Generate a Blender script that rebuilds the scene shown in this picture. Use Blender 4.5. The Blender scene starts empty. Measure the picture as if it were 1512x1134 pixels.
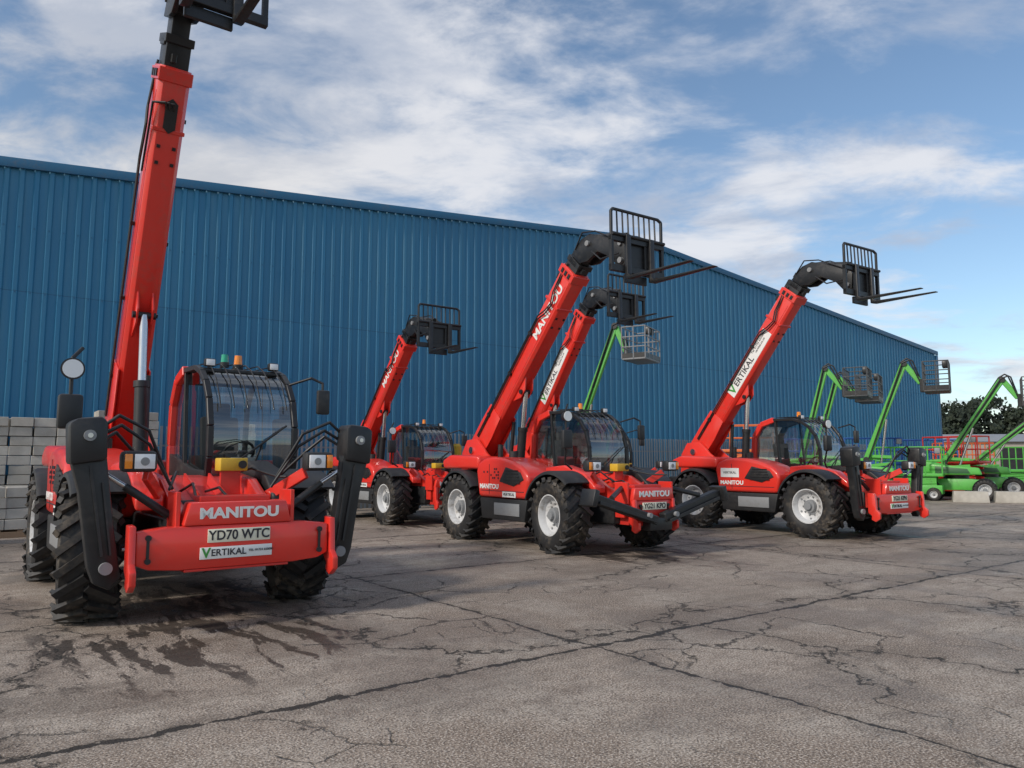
import bpy, bmesh, math, random
from mathutils import Vector, Matrix, Euler
R = math.radians
random.seed(7)
scene = bpy.context.scene

# ------------------------------------------------------------ materials
def nmat(name):
    m = bpy.data.materials.new(name); m.use_nodes = True
    nt = m.node_tree; b = nt.nodes['Principled BSDF']
    return m, nt, b

def math_node(nt, op, a, b=None, c=None, clamp=False):
    n = nt.nodes.new('ShaderNodeMath'); n.operation = op; n.use_clamp = clamp
    for i, v in enumerate((a, b, c)):
        if v is None: continue
        if isinstance(v, (int, float)): n.inputs[i].default_value = v
        else: nt.links.new(v, n.inputs[i])
    return n.outputs[0]

def noise(nt, vec, scale, detail=4, rough=.55, dist=0.0):
    n = nt.nodes.new('ShaderNodeTexNoise')
    n.inputs['Scale'].default_value = scale; n.inputs['Detail'].default_value = detail
    n.inputs['Roughness'].default_value = rough; n.inputs['Distortion'].default_value = dist
    if vec is not None: nt.links.new(vec, n.inputs['Vector'])
    return n

def smooth(nt, val, lo, hi, a=0.0, b=1.0):
    n = nt.nodes.new('ShaderNodeMapRange'); n.interpolation_type = 'SMOOTHSTEP'
    nt.links.new(val, n.inputs[0])
    n.inputs[1].default_value = lo; n.inputs[2].default_value = hi
    n.inputs[3].default_value = a; n.inputs[4].default_value = b
    return n.outputs[0]

def mixc(nt, fac, a, b, mode='MIX'):
    n = nt.nodes.new('ShaderNodeMix'); n.data_type = 'RGBA'; n.blend_type = mode
    if isinstance(fac, (int, float)): n.inputs[0].default_value = fac
    else: nt.links.new(fac, n.inputs[0])
    for i, v in ((6, a), (7, b)):
        if isinstance(v, tuple): n.inputs[i].default_value = (v[0], v[1], v[2], 1)
        else: nt.links.new(v, n.inputs[i])
    return n.outputs[2]

def paint(name, col, rough=.35, dirt=.25, dirtcol=(.16, .13, .11), metal=0.0, coat=.0, bump=0.0):
    m, nt, b = nmat(name)
    tc = nt.nodes.new('ShaderNodeTexCoord')
    n1 = noise(nt, tc.outputs['Object'], 2.3, 5, .65)
    n2 = noise(nt, tc.outputs['Object'], 14, 3, .6)
    s = math_node(nt, 'MULTIPLY', smooth(nt, n1.outputs[0], .42, .75), smooth(nt, n2.outputs[0], .35, .7))
    s = math_node(nt, 'MULTIPLY', s, dirt * 2, clamp=True)
    c = mixc(nt, s, col, dirtcol)
    nt.links.new(c, b.inputs['Base Color'])
    nt.links.new(math_node(nt, 'ADD', math_node(nt, 'MULTIPLY', n2.outputs[0], .22), rough - .1), b.inputs['Roughness'])
    b.inputs['Metallic'].default_value = metal
    b.inputs['Coat Weight'].default_value = coat
    b.inputs['Coat Roughness'].default_value = .08
    if bump:
        bp = nt.nodes.new('ShaderNodeBump'); bp.inputs['Strength'].default_value = bump
        bp.inputs['Distance'].default_value = .01
        nt.links.new(n2.outputs[0], bp.inputs['Height']); nt.links.new(bp.outputs[0], b.inputs['Normal'])
    return m

RED = paint('red_paint', (.74, .035, .022), .32, .16, (.25, .12, .09), coat=.45)
REDD = paint('red_paint_deep', (.60, .028, .02), .36, .25, (.20, .12, .09), coat=.25)
BLACK = paint('black_steel', (.014, .015, .017), .40, .3, (.06, .055, .05))
PLAST = paint('black_plastic', (.018, .019, .021), .5, .3, (.08, .072, .065))
RUB = paint('tyre_rubber', (.014, .014, .015), .6, .75, (.095, .078, .06), bump=.4)
RIM = paint('rim_white', (.60, .61, .62), .4, .5, (.22, .19, .16))
CHROME = paint('chrome_rod', (.6, .6, .62), .2, .05, metal=1)
GREY = paint('grey_paint', (.24, .25, .26), .5, .3)
WHITE = paint('decal_white', (.80, .80, .78), .45, .1)
PLATE = paint('number_plate', (.78, .75, .60), .4, .1)
INK = paint('decal_ink', (.02, .02, .03), .5, 0)
VGRN = paint('decal_green', (.05, .3, .05), .5, 0)
GREEN = paint('green_paint', (.10, .45, .07), .38, .3, (.08, .15, .06), coat=.2)
DGREEN = paint('green_paint_dark', (.03, .11, .04), .45, .2)
YEL = paint('yellow_paint', (.66, .42, .03), .5, .25)
BLUEP = paint('blue_paint', (.03, .12, .42), .5, .25)
ORANGE = paint('orange_paint', (.7, .16, .04), .5, .25)
GALV = paint('galvanised', (.22, .25, .28), .55, .3, metal=.2)
DARKG = paint('dark_grey_tube', (.07, .075, .08), .5, .3)
WOOD = paint('pallet_wood', (.28, .19, .12), .8, .4)
SEAT = paint('seat_fabric', (.05, .05, .055), .8, .1)
HIVIS = paint('interior_trim', (.22, .23, .22), .7, .1)

def lamp_mat(name, col, rough=.12):
    m, nt, b = nmat(name); b.inputs['Base Color'].default_value = (*col, 1)
    b.inputs['Roughness'].default_value = rough; b.inputs['Coat Weight'].default_value = .8
    tc = nt.nodes.new('ShaderNodeTexCoord'); w = nt.nodes.new('ShaderNodeTexWave'); w.inputs['Scale'].default_value = 25
    nt.links.new(tc.outputs['Object'], w.inputs['Vector'])
    bp = nt.nodes.new('ShaderNodeBump'); bp.inputs['Strength'].default_value = .3; bp.inputs['Distance'].default_value = .003
    nt.links.new(w.outputs[1], bp.inputs['Height']); nt.links.new(bp.outputs[0], b.inputs['Normal'])
    return m
LENS = lamp_mat('lamp_lens', (.75, .76, .78))
AMB = lamp_mat('amber_lens', (.85, .25, .01))
GRNL = lamp_mat('green_lens', (.01, .35, .2))

def glass_mat():
    m = bpy.data.materials.new('tinted_glass'); m.use_nodes = True; nt = m.node_tree; nt.nodes.clear()
    o = nt.nodes.new('ShaderNodeOutputMaterial'); mx = nt.nodes.new('ShaderNodeMixShader')
    t = nt.nodes.new('ShaderNodeBsdfTransparent'); t.inputs[0].default_value = (.80, .86, .86, 1)
    g = nt.nodes.new('ShaderNodeBsdfGlossy'); g.inputs['Roughness'].default_value = .02; g.inputs[0].default_value = (.95, .98, 1, 1)
    f = nt.nodes.new('ShaderNodeLayerWeight'); f.inputs[0].default_value = .35
    fac = math_node(nt, 'ADD', math_node(nt, 'MULTIPLY', f.outputs[0], .7), .14, clamp=True)
    nt.links.new(fac, mx.inputs[0]); nt.links.new(t.outputs[0], mx.inputs[1]); nt.links.new(g.outputs[0], mx.inputs[2])
    nt.links.new(mx.outputs[0], o.inputs[0])
    return m
GLASS = glass_mat()

# ------------------------------------------------------------ mesh helpers
def empty(name, loc=(0, 0, 0), rot=(0, 0, 0), parent=None):
    e = bpy.data.objects.new(name, None); scene.collection.objects.link(e)
    e.location = loc; e.rotation_euler = rot; e.empty_display_size = .3
    if parent: e.parent = parent
    return e

def place(name, me, parent=None, loc=(0, 0, 0), rot=(0, 0, 0), sc=1):
    o = bpy.data.objects.new(name, me); scene.collection.objects.link(o)
    o.location = loc; o.rotation_euler = rot; o.scale = (sc, sc, sc)
    if parent: o.parent = parent
    return o

def finish(name, bm, mat, parent=None, ang=35):
    bmesh.ops.recalc_face_normals(bm, faces=bm.faces)
    me = bpy.data.meshes.new(name); bm.to_mesh(me); bm.free()
    me.polygons.foreach_set('use_smooth', [True] * len(me.polygons))
    me.set_sharp_from_angle(angle=R(ang))
    me.materials.append(mat)
    return place(name, me, parent)

def add_box(bm, c, s, rot=(0, 0, 0)):
    M = Matrix.Translation(c) @ Euler(rot).to_matrix().to_4x4() @ Matrix.Diagonal((s[0], s[1], s[2], 1))
    return bmesh.ops.create_cube(bm, size=1, matrix=M)['verts']

def box(p, name, c, s, mat, rot=(0, 0, 0), bev=.012):
    bm = bmesh.new(); add_box(bm, c, s, rot)
    if bev: bmesh.ops.bevel(bm, geom=bm.edges[:], offset=min(bev, min(s) * .3), segments=2, affect='EDGES', profile=.5)
    return finish(name, bm, mat, p)

def boxes(p, name, lst, mat, bev=0):
    bm = bmesh.new()
    for it in lst: add_box(bm, *it)
    if bev: bmesh.ops.bevel(bm, geom=bm.edges[:], offset=bev, segments=1, affect='EDGES')
    return finish(name, bm, mat, p)

def prism(p, name, pts, a0, a1, mat, plane='xz', bev=.012, seg=2):
    bm = bmesh.new()
    def V(q, a):
        if plane == 'xz': return (q[0], a, q[1])
        if plane == 'yz': return (a, q[0], q[1])
        return (q[0], q[1], a)
    v0 = [bm.verts.new(V(q, a0)) for q in pts]; v1 = [bm.verts.new(V(q, a1)) for q in pts]
    n = len(pts)
    bm.faces.new(v0); bm.faces.new(v1[::-1])
    for i in range(n): bm.faces.new((v0[i], v0[(i + 1) % n], v1[(i + 1) % n], v1[i]))
    bmesh.ops.recalc_face_normals(bm, faces=bm.faces)
    if bev: bmesh.ops.bevel(bm, geom=bm.edges[:], offset=bev, segments=seg, affect='EDGES', profile=.5)
    return finish(name, bm, mat, p)

def add_cyl(bm, p0, p1, r, r2=None, seg=14):
    p0 = Vector(p0); p1 = Vector(p1); d = p1 - p0; L = d.length
    if L < 1e-6: return
    q = Vector((0, 0, 1)).rotation_difference(d.normalized()).to_matrix().to_4x4()
    M = Matrix.Translation((p0 + p1) / 2) @ q
    bmesh.ops.create_cone(bm, cap_ends=True, segments=seg, radius1=r, radius2=r if r2 is None else r2, depth=L, matrix=M)

def cyl(p, name, p0, p1, r, mat, r2=None, seg=22):
    bm = bmesh.new(); add_cyl(bm, p0, p1, r, r2, seg); return finish(name, bm, mat, p)

def tubes(p, name, lines, r, mat, seg=8):
    bm = bmesh.new()
    for ln in lines:
        for i in range(len(ln) - 1): add_cyl(bm, ln[i], ln[i + 1], r, None, seg)
        for q in ln[1:-1]: bmesh.ops.create_icosphere(bm, subdivisions=1, radius=r, matrix=Matrix.Translation(q))
    return finish(name, bm, mat, p, 50)

def bars(p, name, segs, w, h, mat):
    bm = bmesh.new()
    for a, b in segs:
        a = Vector(a); b = Vector(b); d = b - a
        q = d.to_track_quat('X', 'Z').to_matrix().to_4x4()
        M = Matrix.Translation((a + b) / 2) @ q @ Matrix.Diagonal((d.length, w, h, 1))
        bmesh.ops.create_cube(bm, size=1, matrix=M)
    bmesh.ops.bevel(bm, geom=bm.edges[:], offset=min(w, h) * .12, segments=1, affect='EDGES')
    return finish(name, bm, mat, p)

def revolve(prof, seg=40):
    bm = bmesh.new(); rings = []
    for k in range(seg):
        a = 2 * math.pi * k / seg
        rings.append([bm.verts.new((r * math.sin(a), y, r * math.cos(a))) for y, r in prof])
    for k in range(seg):
        A = rings[k]; B = rings[(k + 1) % seg]
        for i in range(len(prof) - 1): bm.faces.new((A[i], A[i + 1], B[i + 1], B[i]))
    return bm

def text(p, name, s, size, loc, rot, mat, sx=1.0, bold=.0, align='CENTER'):
    c = bpy.data.curves.new(name, 'FONT'); c.body = s; c.size = size; c.extrude = .002; c.align_x = align; c.align_y = 'CENTER'
    c.offset = bold; c.materials.append(mat)
    o = bpy.data.objects.new(name, c); scene.collection.objects.link(o); o.parent = p
    o.location = loc; o.rotation_euler = rot; o.scale = (sx, 1, 1)
    return o

# wheel meshes -------------------------------------------------
def make_tyre():
    prof = [(-.19, .33), (-.225, .37), (-.24, .45), (-.235, .53), (-.21, .585), (-.12, .60), (0, .605), (.12, .60), (.21, .585), (.235, .53), (.24, .45), (.225, .37), (.19, .33)]
    bm = revolve(prof, 48)
    n = 20
    for side in (-1, 1):
        for k in range(n):
            th = 2 * math.pi * (k + (.5 if side > 0 else 0)) / n
            M = Matrix.Rotation(th, 4, 'Y') @ Matrix.Translation((0, side * .12, .612)) @ Matrix.Rotation(side * R(38), 4, 'Z') @ Matrix.Rotation(side * R(-5), 4, 'X')
            bmesh.ops.create_cube(bm, size=1, matrix=M @ Matrix.Diagonal((.062, .30, .052, 1)))
            M2 = Matrix.Rotation(th, 4, 'Y') @ Matrix.Translation((-.085, side * .232, .572)) @ Matrix.Rotation(side * R(38), 4, 'Z') @ Matrix.Rotation(-side * R(55), 4, 'X')
            bmesh.ops.create_cube(bm, size=1, matrix=M2 @ Matrix.Diagonal((.06, .09, .03, 1)))
    bmesh.ops.recalc_face_normals(bm, faces=bm.faces)
    me = bpy.data.meshes.new('tyre'); bm.to_mesh(me); bm.free()
    me.polygons.foreach_set('use_smooth', [True] * len(me.polygons)); me.set_sharp_from_angle(angle=R(35))
    me.materials.append(RUB); return me

def make_rim():
    prof = [(-.19, .335), (-.1, .30), (.05, .30), (.15, .31), (.20, .335), (.215, .345), (.215, .325), (.17, .30), (.10, .285), (.075, .24), (.05, .17), (.07, .15), (.07, 0.001)]
    bm = revolve(prof, 40)
    me = bpy.data.meshes.new('rim')
    bmesh.ops.recalc_face_normals(bm, faces=bm.faces); bm.to_mesh(me); bm.free()
    me.polygons.foreach_set('use_smooth', [True] * len(me.polygons)); me.set_sharp_from_angle(angle=R(30))
    me.materials.append(RIM); return me

def make_hub():
    bm = bmesh.new()
    add_cyl(bm, (0, .06, 0), (0, .15, 0), .13, .12, 24); add_cyl(bm, (0, .15, 0), (0, .20, 0), .075, .07, 20)
    for k in range(10):
        a = 2 * math.pi * k / 10
        add_cyl(bm, (.185 * math.sin(a), .04, .185 * math.cos(a)), (.185 * math.sin(a), .085, .185 * math.cos(a)), .016, None, 6)
    for k in range(6):
        a = 2 * math.pi * k / 6
        add_cyl(bm, (.25 * math.sin(a), .082, .25 * math.cos(a)), (.25 * math.sin(a), .092, .25 * math.cos(a)), .022, None, 8)
    me = bpy.data.meshes.new('hub'); bmesh.ops.recalc_face_normals(bm, faces=bm.faces); bm.to_mesh(me); bm.free()
    me.polygons.foreach_set('use_smooth', [True] * len(me.polygons)); me.set_sharp_from_angle(angle=R(30))
    me.materials.append(GREY); return me
TYRE, RIMM, HUB = make_tyre(), make_rim(), make_hub()

def wheel(p, tag, x, y, z, steer=0, sc=1.0):
    rz = (0 if y > 0 else math.pi) + steer
    w = empty('wheel_' + tag, (x, y, z), (0, 0, rz), p)
    spin = random.uniform(0, 6)
    for nm, me in (('tyre', TYRE), ('rim', RIMM), ('hub', HUB)):
        place(nm + '_' + tag, me, w, rot=(0, spin, 0), sc=sc)

def fender(p, name, x, y, z, r, w, a0, a1, mat):
    bm = bmesh.new(); n = 18; rows = []
    for i in range(n + 1):
        a = R(a0 + (a1 - a0) * i / n); c, s = math.cos(a), math.sin(a)
        sg = 1 if y > 0 else -1
        yy = [y - w / 2, y + w / 2]
        o = yy[1] if sg > 0 else yy[0]; inn = yy[0] if sg > 0 else yy[1]
        q = [(r, inn), (r, o - sg * .04), (r - .02, o), (r - .06, o + sg * .008), (r - .055, o - sg * .02), (r - .03, o - sg * .03), (r - .03, inn)]
        rows.append([bm.verts.new((x + rr * c, yv, z + rr * s)) for rr, yv in q])
    for i in range(n):
        for j in range(7): bm.faces.new((rows[i][j], rows[i][(j + 1) % 7], rows[i + 1][(j + 1) % 7], rows[i + 1][j]))
    bm.faces.new(rows[0]); bm.faces.new(rows[-1][::-1])
    return finish(name, bm, mat, p)

# ------------------------------------------------------------ telehandler
def telehandler(loc, head, elev, L, ext, stab=None, boomtext='M', plate='YD70 WTC', steer=0, beam=True, sc=1.0, cabdz=0.0, decal=True, fork=1.28):
    r = empty('telehandler', (loc[0], loc[1], 0), (0, 0, R(head))); r.scale = (sc, sc, sc)
    WR = .635
    for tag, x, y, st in (('front_right', 0, -.98, steer), ('front_left', 0, .98, steer), ('rear_right', -3.0, -.98, 0), ('rear_left', -3.0, .98, 0)):
        wheel(r, tag, x, y, WR, st)
        fender(r, 'fender_' + tag, x, y, WR, .735, .48, 48 if x == 0 else 35, 160, PLAST)
    cyl(r, 'front_axle', (0, -.8, WR), (0, .8, WR), .12, BLACK); cyl(r, 'rear_axle', (-3, -.8, WR), (-3, .8, WR), .12, BLACK)
    box(r, 'axle_housing', (0, 0, WR), (.4, .45, .36), BLACK, bev=.05)
    tubes(r, 'steering_rods', [[(.18, -.75, WR), (.22, -.3, WR)], [(.18, .75, WR), (.22, .3, WR)]], .025, CHROME)
    box(r, 'chassis', (-1.5, -.1, .72), (4.6, .8, .42), BLACK, bev=.03)
    box(r, 'counterweight', (-3.98, 0, .85), (.5, 1.5, .62), BLACK, bev=.06)
    box(r, 'rear_bodywork', (-3.82, .35, 1.3), (.55, 1.3, .34), RED, bev=.06)
    tw = [(-4.1, .95), (-4.05, 1.7), (-3.85, 1.98), (-3.45, 2.0), (-3.1, 1.7), (-2.5, 1.35), (-2.5, .95)]
    prism(r, 'tower_plate_right', tw, -.44, -.38, RED); prism(r, 'tower_plate_left', tw, .08, .14, RED)
    cyl(r, 'boom_pivot_pin', (-3.65, -.47, 1.76), (-3.65, .17, 1.76), .075, CHROME)
    hood = [(-2.28, .86), (-2.38, 1.36), (-2.3, 1.50), (-2.12, 1.58), (-1.85, 1.61), (-1.5, 1.59), (-1.15, 1.52), (-.86, 1.42), (-.70, 1.3), (-.66, 1.18), (-.74, .86)]
    prism(r, 'engine_hood', hood, -1.14, -.46, RED, bev=.07, seg=4)
    prism(r, 'rear_hood', [(-3.75, 1.38), (-3.8, 1.55), (-3.5, 1.66), (-2.38, 1.62), (-2.38, 1.38)], -1.08, -.46, RED, bev=.06, seg=4)
    boxes(r, 'hood_seams', [((-1.9, -1.141, 1.2), (.012, .006, .55)), ((-1.5, -1.141, .985), (1.4, .006, .012))], INK)
    cyl(r, 'exhaust_stack', (-2.15, -.72, 1.55), (-2.15, -.72, 1.85), .05, BLACK); cyl(r, 'air_intake', (-1.8, -.65, 1.55), (-1.8, -.65, 1.72), .09, PLAST)
    prism(r, 'lower_side_panel', [(-2.2, .46), (-2.27, .85), (-.73, .85), (-.82, .46)], -1.12, -.5, PLAST, bev=.03)
    box(r, 'side_skirt', (-1.35, -1.128, .66), (.8, .02, .22), GREY, bev=.006)
    prism(r, 'hood_grille', [(-1.55, 1.16), (-1.35, 1.42), (-.9, 1.33), (-.8, 1.2), (-1.1, 1.08)], -1.156, -1.13, PLAST, bev=.004)
    boxes(r, 'grille_slats', [((-1.15, -1.162, 1.14 + .055 * i), (.5 - .03 * i, .012, .018)) for i in range(5)], BLACK)
    text(r, 'hood_lettering', 'MANITOU', .12, (-1.9, -1.148, 1.06), (R(90), 0, 0), WHITE, 1.15, .004)
    if decal:
        sq = []
        for i in range(9):
            for j in range(4):
                if random.random() < .75 - i * .07: sq.append(((-1.60 - .06 * i, -1.1455, 1.22 + .055 * j), (.034, .006, .034)))
        boxes(r, 'hood_pixel_decal', sq, INK)
    box(r, 'hood_sticker', (-1.25, -1.145, .93) if decal else (-1.95, -1.145, 1.28), (.42, .008, .1) if decal else (.5, .008, .2), WHITE, bev=0)
    text(r, 'sticker_lettering', 'VERTIKAL', .075, (-1.25, -1.152, .93) if decal else (-1.95, -1.152, 1.28), (R(90), 0, 0), INK, 1.1)
    HX, HY = (1.0, .80) if stab == 'up' else (.74, .90)
    for s in (-1, 1):
        prism(r, 'shoulder', [(-.72, 1.15), (-.7, 1.42), (-.2, 1.46), (.35, 1.33), (.62, 1.12), (.62, 1.0), (.3, 1.18), (0, 1.26), (-.4, 1.2)], s * .5, s * .74, RED if s < 0 else PLAST, bev=.03, seg=3)
        prism(r, 'nose_rail', [(-.6, 1.36), (.25, 1.28), (.62, 1.1), (1.0, 1.0), (1.0, .62), (-.6, .62)], s * .36, s * .46, RED, bev=.015)
        bars(r, 'lamp_bracket', [((.45, s * .47, 1.08), (HX - .1, s * (HY - .08), 1.34))], .05, .11, RED)
        box(r, 'headlight_housing', (HX, s * HY, 1.45), (.16, .28, .18), PLAST, bev=.04)
        box(r, 'headlight_lens', (HX + .082, s * (HY - .035), 1.45), (.02, .16, .125), LENS, bev=.008)
        box(r, 'indicator_lens', (HX + .082, s * (HY + .09), 1.45), (.02, .06, .125), AMB, bev=.008)
        cyl(r, 'headlight_bulb', (HX + .088, s * (HY - .035), 1.45), (HX + .098, s * (HY - .035), 1.45), .035, GREY)
    prism(r, 'nose_deck', [(-.8, 1.3), (-.45, 1.28), (.3, 1.06), (.75, .92), (1.0, .8), (1.0, .5), (-.8, .5)], -.355, .355, REDD, bev=.01)
    boxes(r, 'nose_ribs', [((.15, y, 1.17), (.7, .02, .12), (0, R(17), 0)) for y in (-.14, .1)], RED)
    cyl(r, 'nose_pin', (.55, -.36, 1.05), (.55, .36, 1.05), .04, BLACK)
    box(r, 'valve_box', (.18, .22, 1.42), (.2, .27, .13), YEL, bev=.01)
    cyl(r, 'valve_cap', (.27, .30, 1.42), (.3, .30, 1.42), .04, BLACK)
    bars(r, 'valve_bracket', [((.15, .22, 1.1), (.15, .22, 1.38))], .2, .04, RED)
    tubes(r, 'front_hoses', [[(.1, -.25, 1.15), (.4, -.2, 1.24), (.75, -.25, 1.1), (.98, -.35, .95)], [(.1, .0, 1.15), (.45, .03, 1.2), (.8, .1, 1.02)], [(-.2, -.3, 1.2), (.3, -.33, 1.35), (.8, -.5, 1.2)], [(-.3, .3, 1.3), (.2, .42, 1.38), (.6, .55, 1.3), (.85, .7, 1.3)]], .013, BLACK)
    BW = .83 if beam else .40
    if beam:
        prism(r, 'front_crossbeam', [(-BW, .87), (-.6, .90), (.6, .90), (BW, .87), (BW, .6), (BW - .1, .555), (.5, .535), (-.5, .535), (-BW + .1, .555), (-BW, .6)], 1.08, 1.22, RED, 'yz', .018)
        boxes(r, 'beam_flange', [((1.12, 0, .525), (.2, .9, .02))], REDD, .004)
    else:
        prism(r, 'front_crossbeam', [(-.42, .90), (.42, .90), (.42, .6), (.34, .5), (-.34, .5), (-.42, .6)], 1.06, 1.21, REDD, 'yz', .018)
    prism(r, 'front_centre_block', [(-.47, .9), (-.42, 1.1), (.42, 1.1), (.47, .9)], 1.005, 1.225, RED, 'yz', .02)
    boxes(r, 'centre_top_step', [((.98, 0, 1.12), (.22, .62, .05))], REDD, .008)
    boxes(r, 'frame_gussets', [((1.0, s * .50, 1.02), (.3, .04, .34)) for s in (-1, 1)], RED, .006)
    for s in (-1, 1):
        prism(r, 'tie_down_hook', [(1.1, .93), (1.24, .92), (1.26, .62), (1.33, .56), (1.33, .45), (1.24, .39), (1.16, .43), (1.17, .5), (1.1, .56)], s * (BW + .005), s * (BW + .06), RED, bev=.01)
        boxes(r, 'hook_slot', [((1.228, s * (BW - .09), .72), (.012, .022, .17))], BLACK)
        cyl(r, 'hook_bolt_a', (1.20, s * (BW - .09), .82), (1.245, s * (BW - .09), .82), .024, BLACK); cyl(r, 'hook_bolt_b', (1.20, s * (BW - .09), .63), (1.245, s * (BW - .09), .63), .024, BLACK)
    text(r, 'front_lettering', 'MANITOU', .125, (1.233, 0, 1.0), (R(90), 0, R(90)), WHITE, 1.2, .005)
    box(r, 'number_plate', (1.232, 0, .81), (.012, .54, .115), PLATE, bev=.003)
    text(r, 'plate_lettering', plate, .115, (1.242, 0, .81), (R(90), 0, R(90)), INK, .92, .002)
    if beam:
        box(r, 'dealer_sticker', (1.232, -.02, .665), (.010, .62, .10), WHITE, bev=.002)
        text(r, 'dealer_v', 'V', .115, (1.242, -.28, .665), (R(90), 0, R(90)), VGRN, 1, .003)
        text(r, 'dealer_lettering', 'ERTIKAL', .08, (1.242, -.09, .665), (R(90), 0, R(90)), INK, 1.0, .001)
        text(r, 'dealer_small', 'TEL: 01733 650000', .028, (1.242, .19, .67), (R(90), 0, R(90)), INK, 1)
    if stab == 'up':
        for s in (-1, 1):
            leg = [(s * .90, .50), (s * .98, .40), (s * 1.10, .46), (s * 1.15, .6), (s * 1.24, 1.2), (s * 1.30, 1.42), (s * 1.30, 1.78), (s * 1.10, 1.78), (s * 1.05, 1.5), (s * .97, .9)]
            prism(r, 'stabiliser_leg', leg, .93, 1.06, BLACK, 'yz', .015)
            prism(r, 'stabiliser_foot', [(s * 1.05, 1.46), (s * 1.32, 1.42), (s * 1.34, 1.76), (s * 1.28, 1.80), (s * 1.10, 1.82), (s * 1.06, 1.78)], .84, 1.11, BLACK, 'yz', .03)
            cyl(r, 'stabiliser_pin', (1.11, s * 1.19, 1.66), (1.14, s * 1.19, 1.66), .045, GREY); cyl(r, 'stabiliser_pin_inner', (1.14, s * 1.19, 1.66), (1.155, s * 1.19, 1.66), .02, CHROME)
            cyl(r, 'stabiliser_pin_low', (1.06, s * 1.02, .58), (1.10, s * 1.02, .58), .05, GREY)
            boxes(r, 'leg_rib', [((1.07, s * 1.11, 1.05), (.02, .02, .75), (s * R(-9), 0, 0)), ((1.07, s * 1.03, .98), (.02, .015, .6), (s * R(-8), 0, 0))], PLAST)
            cyl(r, 'stabiliser_ram', (.9, s * .52, .98), (.9, s * .88, 1.24), .036, BLACK)
            cyl(r, 'stabiliser_rod', (.9, s * .88, 1.24), (.95, s * 1.15, 1.42), .022, CHROME)
            tubes(r, 'stabiliser_hose', [[(.9, s * 1.1, 1.72), (.92, s * .95, 1.84), (.85, s * .7, 1.72), (.7, s * .5, 1.3)], [(.86, s * 1.1, 1.66), (.86, s * .92, 1.76), (.8, s * .68, 1.6), (.7, s * .45, 1.2)], [(.86, s * 1.1, 1.6), (.8, s * .95, 1.7), (.7, s * .8, 1.55), (.5, s * .6, 1.3)]], .015, BLACK)
    elif stab == 'low':
        for s in (-1, 1):
            bars(r, 'stabiliser_leg', [((1.32, s * .08, .62 if s > 0 else .58), (1.32, s * 1.42, .98))], .15, .15, BLACK)
            bars(r, 'stabiliser_leg_lip', [((1.43, s * .15, .58), (1.43, s * 1.35, .91))], .03, .05, PLAST)
            box(r, 'stabiliser_foot', (1.32, s * 1.46, .98), (.32, .10, .26), BLACK, (s * R(15), 0, 0), .02)
            cyl(r, 'stabiliser_ram', (1.0, s * .5, 1.1), (1.3, s * 1.0, .96), .04, BLACK)
            cyl(r, 'stabiliser_pin', (1.2, s * .3, .68), (1.45, s * .3, .68), .04, GREY)
        box(r, 'stabiliser_box', (1.28, 0, .53), (.2, .5, .2), BLACK, bev=.02)
    tubes(r, 'mirror_post', [[(.35, -1.0, 1.4), (.45, -1.22, 1.5), (.55, -1.28, 1.75), (.55, -1.28, 2.35), (.5, -1.2, 2.45)]], .016, BLACK)
    box(r, 'mirror_wide', (.57, -1.28, 1.88), (.09, .19, .3), PLAST, bev=.035)
    cyl(r, 'mirror_round', (.50, -1.28, 2.25), (.60, -1.28, 2.25), .06, PLAST, .095)
    cyl(r, 'mirror_glass', (.601, -1.28, 2.25), (.612, -1.28, 2.25), .08, LENS)
    # cab ---------------------------------------------------------
    k = empty('cab', (0, 0, 0), (0, 0, 0), r)
    if cabdz: k.scale = (1, 1.03, 1 + cabdz)
    tubes(k, 'cab_mirror_arm', [[(-.72, 1.1, 2.28), (-.55, 1.3, 2.36), (-.5, 1.42, 2.3), (-.5, 1.42, 2.0)]], .015, BLACK)
    box(k, 'cab_mirror', (-.48, 1.42, 2.08), (.07, .15, .28), PLAST, bev=.03)
    y0, y1 = .2, 1.13
    prof = [(-.66, 1.18), (-.58, 1.45), (-.585, 1.78), (-.68, 2.08), (-.84, 2.28), (-1.02, 2.4), (-1.25, 2.47), (-1.75, 2.48), (-2.1, 2.38), (-2.3, 2.1), (-2.34, 1.6), (-2.3, 1.2)]
    body = [(-.66, 1.18), (-.72, .98), (-.95, .72), (-2.1, .62), (-2.32, .9), (-2.3, 1.2)]
    prism(k, 'cab_lower_body', body, y0, y1, PLAST, bev=.02)
    prism(k, 'cab_inner_skirt', [(-.7, .8), (-.66, 1.3), (-1.2, 1.32), (-2.3, 1.5), (-2.3, .8)], y0 - .03, y0 + .02, PLAST, bev=.01)
    bm = bmesh.new()
    A = [bm.verts.new((x, y0 + .02, z)) for x, z in prof]; B = [bm.verts.new((x, y1 - .02, z)) for x, z in prof]
    for i in range(len(prof) - 1):
        if 6 <= i <= 7: continue
        bm.faces.new((A[i], A[i + 1], B[i + 1], B[i]))
    bm.faces.new([v for v in A]); bm.faces.new([v for v in B][::-1])
    finish('cab_glazing', bm, GLASS, k, 50)
    prism(k, 'cab_roof', [(-1.12, 2.43), (-1.25, 2.478), (-1.75, 2.50), (-2.1, 2.40), (-2.08, 2.34), (-1.75, 2.43), (-1.2, 2.41)], y0 + .03, y1 - .03, PLAST, bev=.006)
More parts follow.
